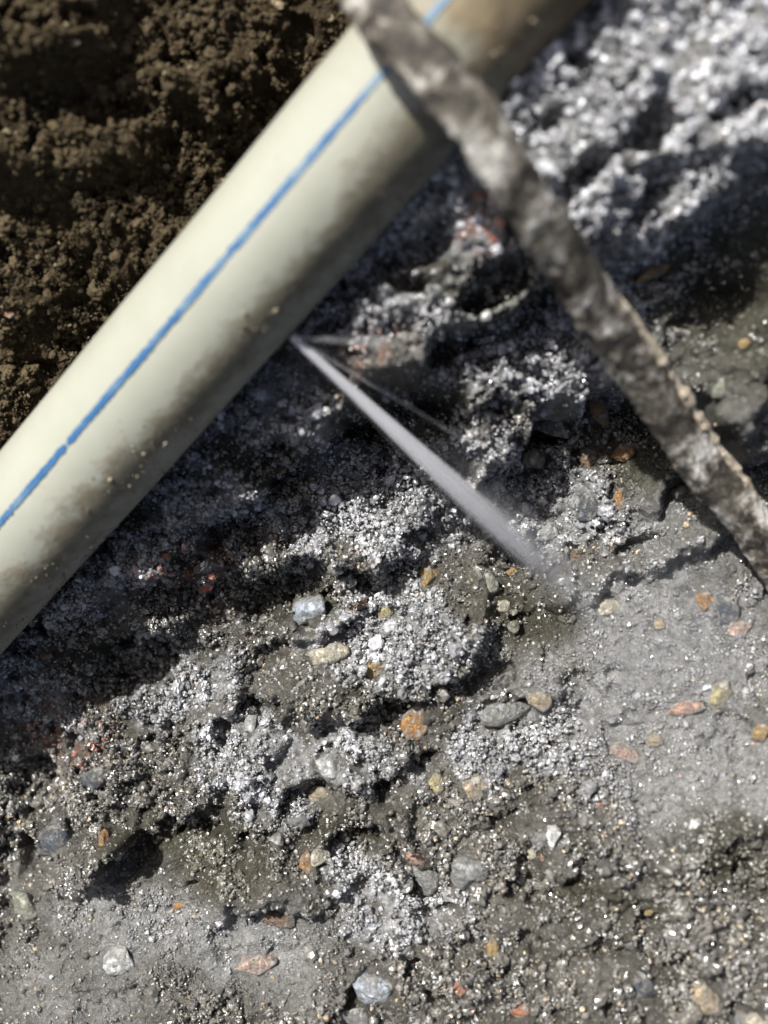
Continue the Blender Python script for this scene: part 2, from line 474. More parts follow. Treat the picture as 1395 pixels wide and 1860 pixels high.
def mat_root():
    m = NT('root_bark')
    n1 = m.noise(135, 7, 0.74, dist=0.2); n2 = m.noise(900, 5, 0.7); n3 = m.noise(75, 4, 0.6)
    c = m.ramp(n1, [(0.42, (0.018, 0.014, 0.011)), (0.47, (0.075, 0.062, 0.047)), (0.52, (0.22, 0.20, 0.165)), (0.58, (0.48, 0.46, 0.415))])
    c = m.mix(m.rng(n3, 0.46, 0.56, 0, 0.8), c, m.ramp(n1, [(0.35, (0.02, 0.016, 0.012)), (0.65, (0.11, 0.098, 0.068))]))
    c = m.mix(1.0, c, m.ramp(n2, [(0.3, (0.55,) * 3), (0.65, (1.15,) * 3)]), 'MULTIPLY')
    m.set(Base_Color=c, Roughness=0.6, Specular_IOR_Level=0.4)
    m.bump(m.math('ADD', n1, m.math('MULTIPLY', n2, 0.4)), 0.7, 0.0015)
    return m.m

def mat_water(name, alpha):
    m = NT(name)
    t = m.t
    tr = m.n('ShaderNodeBsdfTransparent'); df = m.n('ShaderNodeBsdfDiffuse'); tl = m.n('ShaderNodeBsdfTranslucent')
    gl = m.n('ShaderNodeBsdfGlossy'); gl.inputs['Roughness'].default_value = 0.2
    df.inputs[0].default_value = (0.95, 0.95, 0.96, 1); tl.inputs[0].default_value = (0.95, 0.95, 0.96, 1)
    a = m.n('ShaderNodeMixShader'); a.inputs[0].default_value = 0.55; m.l(df.outputs[0], a.inputs[1]); m.l(tl.outputs[0], a.inputs[2])
    b = m.n('ShaderNodeMixShader'); b.inputs[0].default_value = 0.12; m.l(a.outputs[0], b.inputs[1]); m.l(gl.outputs[0], b.inputs[2])
    at = m.attr('thin'); c = m.n('ShaderNodeMixShader'); m.l(m.math('MULTIPLY', at.outputs['Fac'], alpha), c.inputs[0]); m.l(tr.outputs[0], c.inputs[1]); m.l(b.outputs[0], c.inputs[2])
    m.l(c.outputs[0], m.out.inputs[0]); t.nodes.remove(m.b)
    return m.m

def mat_drop():
    m = NT('clear_water')
    m.set(Base_Color=(1, 1, 1), Roughness=0.03, IOR=1.33, Transmission_Weight=1.0)
    return m.m

BROWN_X = 0.0
pipe_len_vec = (P_B - P_A)
pipe_unit = pipe_len_vec / np.linalg.norm(pipe_len_vec)
def pipe_t_at(px, py):
    """distance along the pipe (mm from P_A) of the axis point seen nearest to a pixel"""
    best = None
    for t in np.arange(-120, 260, 0.5):
        p = P_A + pipe_unit * t
        k = D * 1000 / (D * 1000 - p[2])
        u = p[0] * k / (PX * 1000) + 697.5; v = 930 - p[1] * k / (PX * 1000)
        d = (u - px) ** 2 + (v - py) ** 2
        if best is None or d < best[0]: best = (d, t)
    return best[1]
T_MID = pipe_t_at(420, 520)
BROWN_X = (pipe_t_at(835, 60) - T_MID) * MM

M_SOIL = mat_soil()
M_GRAIN = mat_grain()
M_PIPE = mat_pipe()
M_STRIPE = mat_stripe()
M_ROOT = mat_root()

# ------------------------------------------------------------------ the ground
X0, X1, Y0, Y1, ST = -112.0, 112.0, -132.0, 140.0, 0.42
nx = int((X1 - X0) / ST) + 1; ny = int((Y1 - Y0) / ST) + 1
gx, gy = np.meshgrid(np.linspace(X0, X1, nx), np.linspace(Y0, Y1, ny))
gxf, gyf = gx.ravel(), gy.ravel()
gz = ground(gxf, gyf)
# push steep drops outward a little so that ledges overhang
gz2 = gz.reshape(ny, nx)
dzdy, dzdx = np.gradient(gz2, (Y1 - Y0) / (ny - 1), (X1 - X0) / (nx - 1))
V = np.stack([gxf, gyf, gz], 1) * MM
ii = np.arange(nx * ny).reshape(ny, nx)
F = np.stack([ii[:-1, :-1].ravel(), ii[:-1, 1:].ravel(), ii[1:, 1:].ravel(), ii[1:, :-1].ravel()], 1)
# aprons that carry the same ground on to the horizon
loop = np.concatenate([ii[0, :-1], ii[:-1, -1], ii[-1, :0:-1], ii[:0:-1, 0]])
nl = len(loop)
Vs = [V]; Fs = [F]
prev = loop; off = len(V)
bz = V[loop, 2]; bxy = V[loop, :2]
for k, (fct, w) in enumerate([(1.06, 0.1), (1.18, 0.3), (1.4, 0.6), (1.8, 0.9), (3.0, 1.0), (12.0, 1.0), (60.0, 1.0), (300.0, 1.0)]):
    xy = bxy * fct
    z = bz * (1 - w) + 0.07 * w + (0.003 * fbm(xy[:, 0] * 1000, xy[:, 1] * 1000, 40, 3, 77) if fct < 4 else 0)
    Vs.append(np.concatenate([xy, z[:, None]], 1))
    cur = np.arange(off, off + nl); off += nl
    Fs.append(np.stack([prev, cur, np.roll(cur, -1), np.roll(prev, -1)], 1)[:, ::1])
    prev = cur
Va = np.concatenate(Vs); Fa = np.concatenate(Fs)
g_me = new_mesh('ground', Va, Fa)
sm = zone(Va[:, 0] * 1000, Va[:, 1] * 1000, SW); rd = zone(Va[:, 0] * 1000, Va[:, 1] * 1000, RW, 0.7)
lf = left_mask(Va[:, 0] * 1000, Va[:, 1] * 1000)
rd = rd * sstep(-0.1, 0.4, fbm(Va[:, 0] * 1000, Va[:, 1] * 1000, 4, 3, 99))
ca2 = g_me.color_attributes.new('pale_shade_map', 'FLOAT_COLOR', 'POINT')
pl_ = patch(Va[:, 0] * 1000, Va[:, 1] * 1000, PW, 707); cy_ = zone(Va[:, 0] * 1000, Va[:, 1] * 1000, CW, 0.5)
ca2.data.foreach_set('color', np.stack([pl_, cy_, cy_ * 0, np.ones_like(pl_)], 1).astype(np.float32).ravel())
ca = g_me.color_attributes.new('zone', 'FLOAT_COLOR', 'POINT')
ca.data.foreach_set('color', np.stack([sm, rd, lf, np.ones_like(sm)], 1).astype(np.float32).ravel())
g_ob = link('ground', g_me, M_SOIL)
tag(g_ob, kind='structure', label='crumbly wet grey brown soil of the dug out hole')

def hgt(x, y):
    """bilinear height on the built ground (mm)"""
    x = np.asarray(x, float); y = np.asarray(y, float)
    fx = np.clip((x - X0) / (X1 - X0) * (nx - 1), 0, nx - 1.001); fy = np.clip((y - Y0) / (Y1 - Y0) * (ny - 1), 0, ny - 1.001)
    ix = fx.astype(int); iy = fy.astype(int); tx = fx - ix; ty = fy - iy
    return (gz2[iy, ix] * (1 - tx) + gz2[iy, ix + 1] * tx) * (1 - ty) + (gz2[iy + 1, ix] * (1 - tx) + gz2[iy + 1, ix + 1] * tx) * ty

def g_at(px, py):
    return p2g(px, py, hgt)

# ------------------------------------------------------------------ stones
def stone_mesh(seed, angular=0.5, sub=3):
    bm = bmesh.new()
    bmesh.ops.create_icosphere(bm, subdivisions=sub, radius=1.0)
    r = random.Random(seed)
    planes = []
    for i in range(9):
        d = Vector((r.gauss(0, 1), r.gauss(0, 1), r.gauss(0, 1))).normalized()
        planes.append((d, r.uniform(0.50, 0.86)))
    ox, oy = r.uniform(0, 99), r.uniform(0, 99)
    for v in bm.verts:
        p = v.co.copy()
        for d, k in planes:
            e = p.dot(d) - k
            if e > 0: p -= d * e * angular
        nn = float(vnoise(np.array([p.x * 1.7 + ox]), np.array([p.y * 1.7 + oy]), seed, np.array([p.z * 1.7]))[0])
        n2 = float(vnoise(np.array([p.x * 4 + ox]), np.array([p.y * 4 + oy]), seed + 3, np.array([p.z * 4]))[0])
        v.co = p * (1 + 0.16 * nn + 0.085 * n2)
    me = bpy.data.meshes.new('stone')
    bm.to_mesh(me); bm.free()
    for p in me.polygons: p.use_smooth = True
    return me

_c = {
    'amber': ((0.20, 0.085, 0.02), (0.42, 0.22, 0.06), (0.55, 0.40, 0.20)),
    'orange': ((0.30, 0.10, 0.045), (0.46, 0.19, 0.09), None),
    'ochre': ((0.22, 0.13, 0.035), (0.42, 0.28, 0.09), None),
    'cream': ((0.36, 0.32, 0.22), (0.56, 0.52, 0.40), None),
    'white': ((0.58, 0.60, 0.58), (0.75, 0.76, 0.74), None),
    'grey': ((0.13, 0.135, 0.13), (0.26, 0.265, 0.255), None),
    'pale': ((0.32, 0.33, 0.32), (0.50, 0.51, 0.49), None),
    'slate': ((0.030, 0.036, 0.045), (0.075, 0.088, 0.105), None),
    'black': ((0.018, 0.019, 0.02), (0.045, 0.046, 0.046), None),
    'blue': ((0.22, 0.25, 0.29), (0.40, 0.44, 0.48), None),
    'pink': ((0.28, 0.19, 0.15), (0.42, 0.31, 0.25), None),
    'salmon': ((0.32, 0.17, 0.12), (0.46, 0.29, 0.21), None),
    'tan': ((0.26, 0.20, 0.12), (0.42, 0.34, 0.23), None),
    'lime': ((0.26, 0.22, 0.09), (0.40, 0.35, 0.18), None),
    'olive': ((0.16, 0.17, 0.12), (0.30, 0.31, 0.24), None),
    'brown': ((0.09, 0.05, 0.025), (0.20, 0.12, 0.06), None),
}
STM = {k: mat_stone('stone_' + k, a, b, 150, 0.42, 0.4, c) for k, (a, b, c) in _c.items()}

# x, y, half width, half height (photograph px), turn in the picture (deg), colour, angularity, name, category, label
STONES = [
    (1083, 745, 17, 33, 15, 'amber', .6, 'pebble', 'pebble', 'upright amber pebble on the pale ledge close left of the root'),
    (1125, 902, 12, 23, -5, 'amber', .5, 'pebble', 'pebble', 'small upright golden pebble left of the root, below the brown lumps'),
    (1068, 832, 19, 23, 20, 'brown', .5, 'pebble', 'pebble', 'wet brown lump just below the upright amber pebble'),
    (1130, 825, 26, 19, 15, 'amber', .6, 'pebble', 'pebble', 'squat brown and amber lump between amber pebble and root'),
    (778, 1047, 17, 27, -25, 'ochre', .6, 'pebble', 'pebble', 'ochre pebble below the pale spray hit ledge'),
    (757, 1307, 24, 41, -12, 'amber', .5, 'pebble', 'pebble', 'large upright rust brown pebble in the middle of the lower half'),
    (679, 1216, 16, 18, 0, 'ochre', .5, 'pebble', 'pebble', 'small round rusty yellow pebble above left of the large rust brown one'),
    (1277, 1091, 17, 18, 0, 'amber', .4, 'pebble', 'pebble', 'round brown pebble beside the dark slate stone at the right'),
    (1102, 1100, 25, 18, 10, 'cream', .4, 'pebble', 'pebble', 'cream oval pebble in the wet silt below the jet'),
    (1198, 1133, 11, 11, 0, 'tan', .4, 'pebble', 'pebble', 'tiny peach pebble in the silt between cream and brown pebbles'),
    (1322, 1106, 27, 28, 25, 'slate', .7, 'stone', 'stone', 'dark blue slate stone in silt at the right, below the root'),
    (1345, 1142, 24, 15, 20, 'pink', .5, 'pebble', 'pebble', 'pinkish pebble tucked under the dark slate stone at the right'),
    (1246, 1286, 34, 13, 8, 'salmon', .5, 'pebble', 'pebble', 'flat peach pebble lying level in the silt'),
    (1311, 1262, 17, 29, -28, 'lime', .6, 'pebble', 'pebble', 'slanting pale yellow pebble right of the flat peach one'),
    (1382, 1330, 18, 15, 0, 'ochre', .5, 'pebble', 'pebble', 'ochre pebble cut by the right edge below the slanting yellow one'),
    (925, 1292, 62, 24, 14, 'grey', .7, 'stone', 'stone', 'long grey slab of stone above the speckled gravel'),
    (980, 1274, 23, 20, -10, 'tan', .4, 'pebble', 'pebble', 'rounded tan pebble on the right end of the long grey slab'),
    (793, 1421, 15, 19, 20, 'lime', .5, 'pebble', 'pebble', 'small yellow green pebble left of the pale tan stone'),
    (860, 1430, 26, 24, 15, 'tan', .7, 'stone', 'stone', 'pale tan three cornered stone beside the yellow green pebble'),
    (1003, 1519, 15, 26, -8, 'white', .9, 'stone_chip', 'stone chip', 'bright white angular chip in the gravel'),
    (964, 1548, 11, 13, 0, 'cream', .5, 'pebble', 'pebble', 'tiny cream pebble lower left of the white chip'),
    (754, 1549, 26, 20, 10, 'salmon', .3, 'pebble', 'pebble', 'smooth salmon pink oval pebble at the lower middle'),
    (850, 1578, 34, 33, 20, 'grey', .8, 'stone', 'stone', 'ribbed grey stone right of the salmon pink pebble'),
    (775, 1590, 24, 34, 10, 'grey', .6, 'stone', 'stone', 'grey stone directly under the salmon pink pebble'),
    (896, 1722, 14, 18, 0, 'ochre', .5, 'pebble', 'pebble', 'golden pebble near the bottom edge, above the orange brick crumb'),
    (836, 1796, 14, 14, 0, 'orange', .6, 'brick_fragment', 'brick fragment', 'bright orange brick crumb near the bottom edge'),
    (948, 1838, 22, 13, 15, 'orange', .6, 'brick_fragment', 'brick fragment', 'dull orange brick crumb at the very bottom edge'),
    (1282, 1808, 27, 36, 25, 'tan', .5, 'stone', 'stone', 'large blurred tan stone in the bottom right corner'),
    (1376, 1850, 26, 18, 0, 'cream', .5, 'stone', 'stone', 'cream stone cut by the bottom right corner'),
    (1186, 1747, 14, 11, 0, 'salmon', .5, 'pebble', 'pebble', 'small peach pebble above left of the large tan stone'),
    (1178, 1648, 11, 17, 0, 'ochre', .5, 'pebble', 'pebble', 'small blurred amber pebble at the lower right'),
    (458, 1752, 41, 18, 12, 'pink', .6, 'stone', 'stone', 'flat pinkish beige stone at the bottom left of centre'),
    (219, 1746, 34, 26, 15, 'pale', .4, 'stone', 'stone', 'pale rounded stone in the smooth mud at the bottom left'),
    (187, 1528, 11, 32, 12, 'amber', .6, 'wood_chip', 'wood chip', 'upright orange rotten wood chip on the left'),
    (326, 1646, 12, 7, 15, 'amber', .5, 'wood_chip', 'wood chip', 'tiny orange flake lying on the smooth bluish mud'),
    (558, 1566, 13, 20, 0, 'amber', .5, 'pebble', 'pebble', 'small amber pebble at left end of the pale lump'),
    (582, 1559, 18, 17, 0, 'cream', .5, 'pebble', 'pebble', 'cream pebble touching the small amber one'),
    (600, 1398, 32, 25, -10, 'pale', .5, 'stone', 'stone', 'pale quartz stone left of the large rust brown pebble'),
    (580, 1445, 24, 16, 0, 'tan', .5, 'stone', 'stone', 'tan stone just under the pale quartz stone'),
    (600, 1187, 42, 17, 14, 'cream', .6, 'stone', 'stone', 'flat cream stone on the dark bank left of centre'),
    (566, 1112, 42, 26, 15, 'blue', .8, 'stone', 'stone', 'blue grey angular rock under the pale ledge'),
    (887, 1062, 18, 28, 5, 'olive', .4, 'pebble', 'pebble', 'upright grey green pebble in the dark wet patch'),
    (913, 1099, 16, 13, 0, 'cream', .5, 'pebble', 'pebble', 'small cream pebble right below the grey green pebble'),
    (1354, 624, 12, 12, 0, 'ochre', .4, 'pebble', 'pebble', 'small yellow pebble right of the root in shaded soil'),
    (1306, 705, 12, 18, -15, 'olive', .5, 'pebble', 'pebble', 'pale green grey pebble right of the root, below the yellow one'),
    (1188, 498, 42, 14, 14, 'ochre', .6, 'stone', 'stone', 'long wet ochre stone right of the root, under the bright bank'),
    (968, 830, 23, 20, 0, 'cream', .5, 'pebble', 'pebble', 'cream white pebble near where the thin side jet lands'),
    (990, 968, 22, 21, 0, 'pale', .4, 'pebble', 'pebble', 'pale pebble just above the blurred end of the jet'),
    (1066, 920, 21, 27, -10, 'slate', .7, 'stone', 'stone', 'dark slate stone left of the small golden pebble'),
    (1003, 770, 42, 34, -30, 'black', .8, 'stone', 'stone', 'black angular stone set in the pale ledge'),
    (85, 1191, 15, 7, 0, 'orange', .6, 'brick_fragment', 'brick fragment', 'red orange brick crumb under the lower end of the pipe'),
    (302, 1012, 11, 9, 0, 'orange', .6, 'brick_fragment', 'brick fragment', 'small orange brick crumb near the pipe, left of the salmon one'),
    (360, 1034, 13, 9, 0, 'salmon', .6, 'brick_fragment', 'brick fragment', 'salmon brick crumb on the reddish clod below the pipe'),
    (180, 1412, 30, 20, 10, 'slate', .6, 'stone', 'stone', 'shiny dark stone with a sharp lower rim on the left'),
    (98, 1525, 33, 44, -15, 'slate', .8, 'stone', 'stone', 'blue grey slate slab at left of the orange wood chip'),
    (48, 1640, 34, 28, 0, 'olive', .5, 'stone', 'stone', 'grey green stone at the lower left edge'),
    (672, 1792, 44, 32, 20, 'blue', .7, 'stone', 'stone', 'blue grey rock at the bottom, right of the flat pinkish stone'),
    (640, 1846, 34, 20, 0, 'grey', .7, 'stone', 'stone', 'grey rock cut by the bottom edge under the blue grey rock'),
    (1140, 1370, 34, 15, -10, 'pink', .6, 'stone', 'stone', 'flat pinkish stone in pale silt at the right'),
    (1192, 1345, 22, 12, 20, 'tan', .5, 'pebble', 'pebble', 'tan pebble at the right end of the flat pinkish stone'),
    (456, 1312, 14, 27, 5, 'pale', .5, 'stone', 'stone', 'narrow upright pale stone left of the ridge'),
    (556, 900, 8, 9, 0, 'lime', .5, 'pebble', 'pebble', 'tiny yellow pebble in the pale crumbs below the jet origin'),
    (512, 855, 9, 8, 0, 'ochre', .5, 'pebble', 'pebble', 'tiny ochre pebble at the top of the pale crumbs'),
    (16, 570, 11, 9, 0, 'orange', .6, 'brick_fragment', 'brick fragment', 'orange brick crumb in dark brown soil at the left edge'),
    (309, 366, 10, 10, 0, 'salmon', .6, 'brick_fragment', 'brick fragment', 'dull red crumb in dark brown soil above the pipe'),
    (268, 382, 10, 9, 0, 'lime', .6, 'pebble', 'pebble', 'small olive pebble beside the dull red crumb above the pipe'),
    (136, 76, 11, 9, 0, 'tan', .5, 'pebble', 'pebble', 'blurred tan pebble in the top left corner'),
    (300, 305, 9, 7, 0, 'cream', .5, 'pebble', 'pebble', 'tiny cream pebble in dark soil above the pipe'),
    (870, 357, 11, 13, 0, 'orange', .6, 'brick_fragment', 'brick fragment', 'small red brick crumb close left of the root in glittering soil'),
    (600, 551, 7, 7, 0, 'orange', .6, 'brick_fragment', 'brick fragment', 'tiny orange crumb just above the jet origin'),
    (505, 1664, 42, 16, -10, 'brown', .7, 'wood_chip', 'wood chip', 'dark rusty flake in the mud above the flat pinkish stone'),
    (1232, 812, 8, 10, 10, 'white', .7, 'stone_chip', 'stone chip', 'tiny white chip against the shaded side of the root'),
    (1273, 903, 7, 9, 0, 'white', .7, 'stone_chip', 'stone chip', 'tiny white chip in silt under the root'),
    (1262, 1498, 9, 16, -30, 'white', .8, 'stone_chip', 'stone chip', 'slanting bright sliver in the silt at the lower right'),
    (652, 1100, 20, 11, 10, 'amber', .6, 'pebble', 'pebble', 'brown pebble in dark soil left of the ochre pebble'),
    (700, 1110, 24, 11, 20, 'lime', .5, 'pebble', 'pebble', 'olive yellow pebble under the ochre pebble'),
    (930, 1038, 11, 8, 0, 'ochre', .5, 'pebble', 'pebble', 'tiny ochre pebble beneath the dark end of the jet'),
    (1045, 1010, 13, 14, 0, 'brown', .5, 'pebble', 'pebble', 'small brown pebble right of the blurred end of the jet'),
    (920, 1235, 24, 22, 20, 'black', .8, 'stone', 'stone', 'black stone in the hollow above the long grey slab'),
    (880, 1500, 14, 14, 0, 'black', .6, 'stone', 'stone', 'small black stone above the ribbed grey stone'),
    (1170, 1790, 26, 30, 0, 'slate', .6, 'stone', 'stone', 'dark blurred stone left of the large tan stone'),
    (1090, 1462, 6, 7, 0, 'orange', .5, 'brick_fragment', 'brick fragment', 'tiny orange speck in the pale silt'),
    (985, 1556, 6, 7, 0, 'orange', .5, 'brick_fragment', 'brick fragment', 'tiny orange speck right under the white chip'),
]
stone_xy = []
smesh = {}
for i, (px, py, rx, ry, rot, colr, ang, nm, cat, lab) in enumerate(STONES):
    x, y, z = g_at(px, py)
    k = (D * 1000 - z) / (D * 1000) * PX * 1000
    a, b = rx * k * 1.12, ry * k * 1.12
    c = min(a, b) * random.uniform(0.75, 0.95)
    me = stone_mesh(100 + i, min(1.0, ang + 0.45), 3)
    e = 1.2
    # local surface tilt
    gxs = (hgt(np.array([x + e]), np.array([y]))[0] - hgt(np.array([x - e]), np.array([y]))[0]) / (2 * e)
    gys = (hgt(np.array([x]), np.array([y + e]))[0] - hgt(np.array([x]), np.array([y - e]))[0]) / (2 * e)
    nrm = Vector((-gxs * 0.35, -gys * 0.35, 1)).normalized()
    R = Vector((0, 0, 1)).rotation_difference(nrm).to_matrix().to_4x4() @ Matrix.Rotation(math.radians(rot), 4, 'Z')
    me.transform(R @ Matrix.Diagonal((a * MM, b * MM, c * MM, 1)))
    # sit on the highest soil near its middle, sunk by about a third
    o = link(nm, me, STM[colr])
    zz = max(z, float(np.mean(hgt(x + a * 0.5 * np.cos(np.arange(8)), y + b * 0.5 * np.sin(np.arange(8))))))
    o.location = (x * MM, y * MM, (zz - c * 0.04) * MM)
    tag(o, lab, cat, 'loose stones in the soil')
    stone_xy.append((x, y, a, b, math.radians(rot), c, zz))

# ------------------------------------------------------------------ grains (uncountable: one object of instanced crumbs)
NC = 820000
cx = rng.uniform(-96, 96, NC); cy = rng.uniform(-122, 128, NC)
smz = zone(cx, cy, SW); lfz = left_mask(cx, cy); rdz = zone(cx, cy, RW, 0.6)
cl = fbm(cx, cy, 5.0, 3, 301, 0.6); cl2 = fbm(cx, cy, 15, 2, 302)
crumb = np.clip(0.22 + 1.7 * cl + 0.7 * cl2 + 0.45 * (patch(cx, cy, PW, 707) - 0.25), 0, 1) * (1 - 0.9 * smz) * (1 - 0.45 * zone(cx, cy, CW, 0.5))
hc = crumb * 4.2 * (1 - 0.35 * lfz)                     # height of the crumb heaps
hh = rng.uniform(0, 1, NC) ** 0.8 * hc
por = vnoise(cx / 1.5, cy / 1.5, 401, hh / 1.3)
keep = ((crumb > 0.05) & (por > -0.15) & (rng.uniform(0, 1, NC) < 0.28 + 0.55 * crumb)) | (rng.uniform(0, 1, NC) < 0.10 - 0.035 * smz)
hh = np.where(crumb > 0.05, hh, 0)
lift = np.full(NC, -99.0)
for sx, sy, a, b, r, c_, zz in stone_xy:
    dx = cx - sx; dy = cy - sy
    u = dx * math.cos(r) + dy * math.sin(r); v = -dx * math.sin(r) + dy * math.cos(r)
    d = (u / (a * 0.98)) ** 2 + (v / (b * 0.98)) ** 2
    inn = d < 1
    keep &= ~(inn & (rng.uniform(0, 1, NC) < np.where(d < 0.35, 0.985, 0.86)))
    lift = np.where(inn, zz - c_ * 0.04 + c_ * 0.8 * np.sqrt(np.clip(1 - d, 0, 1)), lift)
cx, cy, hh, smz, lfz, rdz, crumb, lift = [q[keep] for q in (cx, cy, hh, smz, lfz, rdz, crumb, lift)]
n = len(cx)
gzc = hgt(cx, cy)
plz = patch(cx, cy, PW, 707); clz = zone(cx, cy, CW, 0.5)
sz = rng.lognormal(math.log(0.19), 0.55, n); sz = np.where(rng.uniform(0, 1, n) < 0.012, sz * 3.2, sz)             # radius mm
tr_ = sstep(20, 70, cx * 0.5 + cy * 0.8)
sz = np.where(smz > 0.5, sz * 0.72, sz) * (1 + 0.25 * tr_); sz = np.minimum(sz, 1.5 - 0.95 * tr_)
sz = np.clip(sz * (1 - 0.12 * plz), 0.08, 1.5)
pz = np.where(lift > gzc, lift + 0.1, gzc + hh + sz * 0.2); sz = np.where(lift > gzc, sz * 0.7, sz)
tint = np.empty((n, 4), np.float32); tint[:, 3] = 1
u = rng.uniform(0, 1, n)
val = rng.lognormal(0, 0.16, n) * (1 + 0.5 * fbm(cx, cy, 7, 3, 505))
g0 = np.array([0.10, 0.094, 0.079])[None, :] * val[:, None]
g0 = np.where(((u < 0.05) & (sz < 0.4))[:, None], np.array([0.36, 0.36, 0.35]) * np.clip(val, .7, 1.3)[:, None], g0)
g0 = np.where(((u > 0.14) & (u < 0.20) & (sz < 0.5))[:, None], np.array([0.27, 0.21, 0.13]) * val[:, None], g0)
g0 = np.where(((u > 0.24) & (u < 0.27))[:, None], np.array([0.07, 0.07, 0.068]) * val[:, None], g0)
g0 = np.where(((u > 0.30) & (u < 0.3012) & (sz < 0.4))[:, None], np.array([0.42, 0.16, 0.07]) * val[:, None], g0)
pm_ = (plz * rng.uniform(0.25, 1, n) * (1 - 0.45 * smz))[:, None]
g0 = g0 * (1 - pm_) + (np.array([0.325, 0.33, 0.342])[None, :] * (1 + 0.75 * tr_)[:, None]) * val[:, None] * pm_  # grains bleached towards the upper right, sun glare painted into their tint
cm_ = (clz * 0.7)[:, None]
g0 = g0 * (1 - cm_) + np.array([0.075, 0.07, 0.05]) * val[:, None] * cm_  # crumbs take the same clay tone and painted shade
rm = rdz * (rng.uniform(0, 1, n) < 0.16)
g0 = g0 * (1 - rm[:, None]) + np.array([0.27, 0.10, 0.06]) * val[:, None] * rm[:, None]
br = np.array([0.058, 0.044, 0.024]) * val[:, None]
br = np.where((u < 0.03)[:, None], np.array([0.17, 0.14, 0.085]) * val[:, None], br)
g0 = g0 * (1 - lfz[:, None]) + br * lfz[:, None]
tint[:, :3] = np.clip(g0, 0.01, 0.7)
wet = np.clip(1 - 1.1 * lfz, 0, 1) * np.clip(rng.normal(0.95, 0.25, n), 0.3, 1)

pm = bpy.data.meshes.new('soil_crumbs')
pm.vertices.add(n)
pm.vertices.foreach_set('co', (np.stack([cx, cy, pz], 1) * MM).astype(np.float32).ravel())
def addattr(me, name, typ, data):
    a = me.attributes.new(name, typ, 'POINT')
    a.data.foreach_set({'FLOAT': 'value', 'FLOAT_VECTOR': 'vector', 'FLOAT_COLOR': 'color', 'INT': 'value'}[typ], np.ascontiguousarray(data).ravel())
addattr(pm, 'tint', 'FLOAT_COLOR', tint)
addattr(pm, 'wet', 'FLOAT', wet.astype(np.float32))
sc3 = (sz[:, None] * rng.uniform(0.6, 1.45, (n, 3)) * MM).astype(np.float32)
addattr(pm, 'size', 'FLOAT_VECTOR', sc3)
addattr(pm, 'turn', 'FLOAT_VECTOR', rng.uniform(0, 6.28, (n, 3)).astype(np.float32))
addattr(pm, 'kind_index', 'INT', rng.integers(0, 9, n).astype(np.int32))
crumbs = link('soil_crumbs', pm, M_GRAIN)
tag(crumbs, 'wet sand grains and crumbs covering the soil', 'sand', kind='stuff')

def grain_tree(name, mat, nvar=9, sub=4):
    t = bpy.data.node_groups.new(name, 'GeometryNodeTree')
    t.interface.new_socket('Geometry', in_out='INPUT', socket_type='NodeSocketGeometry')
    t.interface.new_socket('Geometry', in_out='OUTPUT', socket_type='NodeSocketGeometry')
    N = t.nodes.new; L = t.links.new
    gi = N('NodeGroupInput'); go = N('NodeGroupOutput')
    join = N('GeometryNodeJoinGeometry')
    for i in range(nvar):
        s = N('GeometryNodeMeshIcoSphere'); s.inputs['Radius'].default_value = 1.0; s.inputs['Subdivisions'].default_value = sub if i % 2 else 2
        pos = N('GeometryNodeInputPosition')
        no = N('ShaderNodeTexNoise'); no.inputs['Scale'].default_value = 1.25; no.inputs['Detail'].default_value = 3.0; no.inputs['Roughness'].default_value = 0.62
        ad = N('ShaderNodeVectorMath'); ad.operation = 'ADD'; ad.inputs[1].default_value = (i * 7.3 + 1, i * 3.1, i * 5.7)
        L(pos.outputs[0], ad.inputs[0]); L(ad.outputs[0], no.inputs['Vector'])
        mr = N('ShaderNodeMapRange'); mr.inputs[1].default_value = 0.3; mr.inputs[2].default_value = 0.7
        mr.inputs[3].default_value = 0.45; mr.inputs[4].default_value = 1.4
        L(no.outputs[0], mr.inputs[0])
        sc_ = N('ShaderNodeVectorMath'); sc_.operation = 'SCALE'
        L(pos.outputs[0], sc_.inputs[0]); L(mr.outputs[0], sc_.inputs['Scale'])
        sp = N('GeometryNodeSetPosition'); L(s.outputs['Mesh'], sp.inputs['Geometry']); L(sc_.outputs[0], sp.inputs['Position'])
        ss = N('GeometryNodeSetShadeSmooth'); L(sp.outputs[0], ss.inputs['Geometry']); ss.inputs['Shade Smooth'].default_value = bool(i % 2)
        sm_ = N('GeometryNodeSetMaterial'); sm_.inputs['Material'].default_value = mat
        L(ss.outputs[0], sm_.inputs['Geometry'])
        ti = N('GeometryNodeGeometryToInstance'); L(sm_.outputs[0], ti.inputs[0])
        L(ti.outputs[0], join.inputs[0])
    mp = N('GeometryNodeMeshToPoints'); L(gi.outputs[0], mp.inputs['Mesh'])
    io = N('GeometryNodeInstanceOnPoints')
    L(mp.outputs[0], io.inputs['Points']); L(join.outputs[0], io.inputs['Instance'])
    io.inputs['Pick Instance'].default_value = True
    def na(nm, ty):
        a = N('GeometryNodeInputNamedAttribute'); a.data_type = ty; a.inputs['Name'].default_value = nm; return a.outputs[0]
    L(na('kind_index', 'INT'), io.inputs['Instance Index'])
    e2r = N('FunctionNodeEulerToRotation'); L(na('turn', 'FLOAT_VECTOR'), e2r.inputs[0]); L(e2r.outputs[0], io.inputs['Rotation'])
    L(na('size', 'FLOAT_VECTOR'), io.inputs['Scale'])
    L(io.outputs[0], go.inputs[0])
    return t
GT = grain_tree('crumb_scatter', M_GRAIN)
crumbs.modifiers.new('scatter', 'NODES').node_group = GT

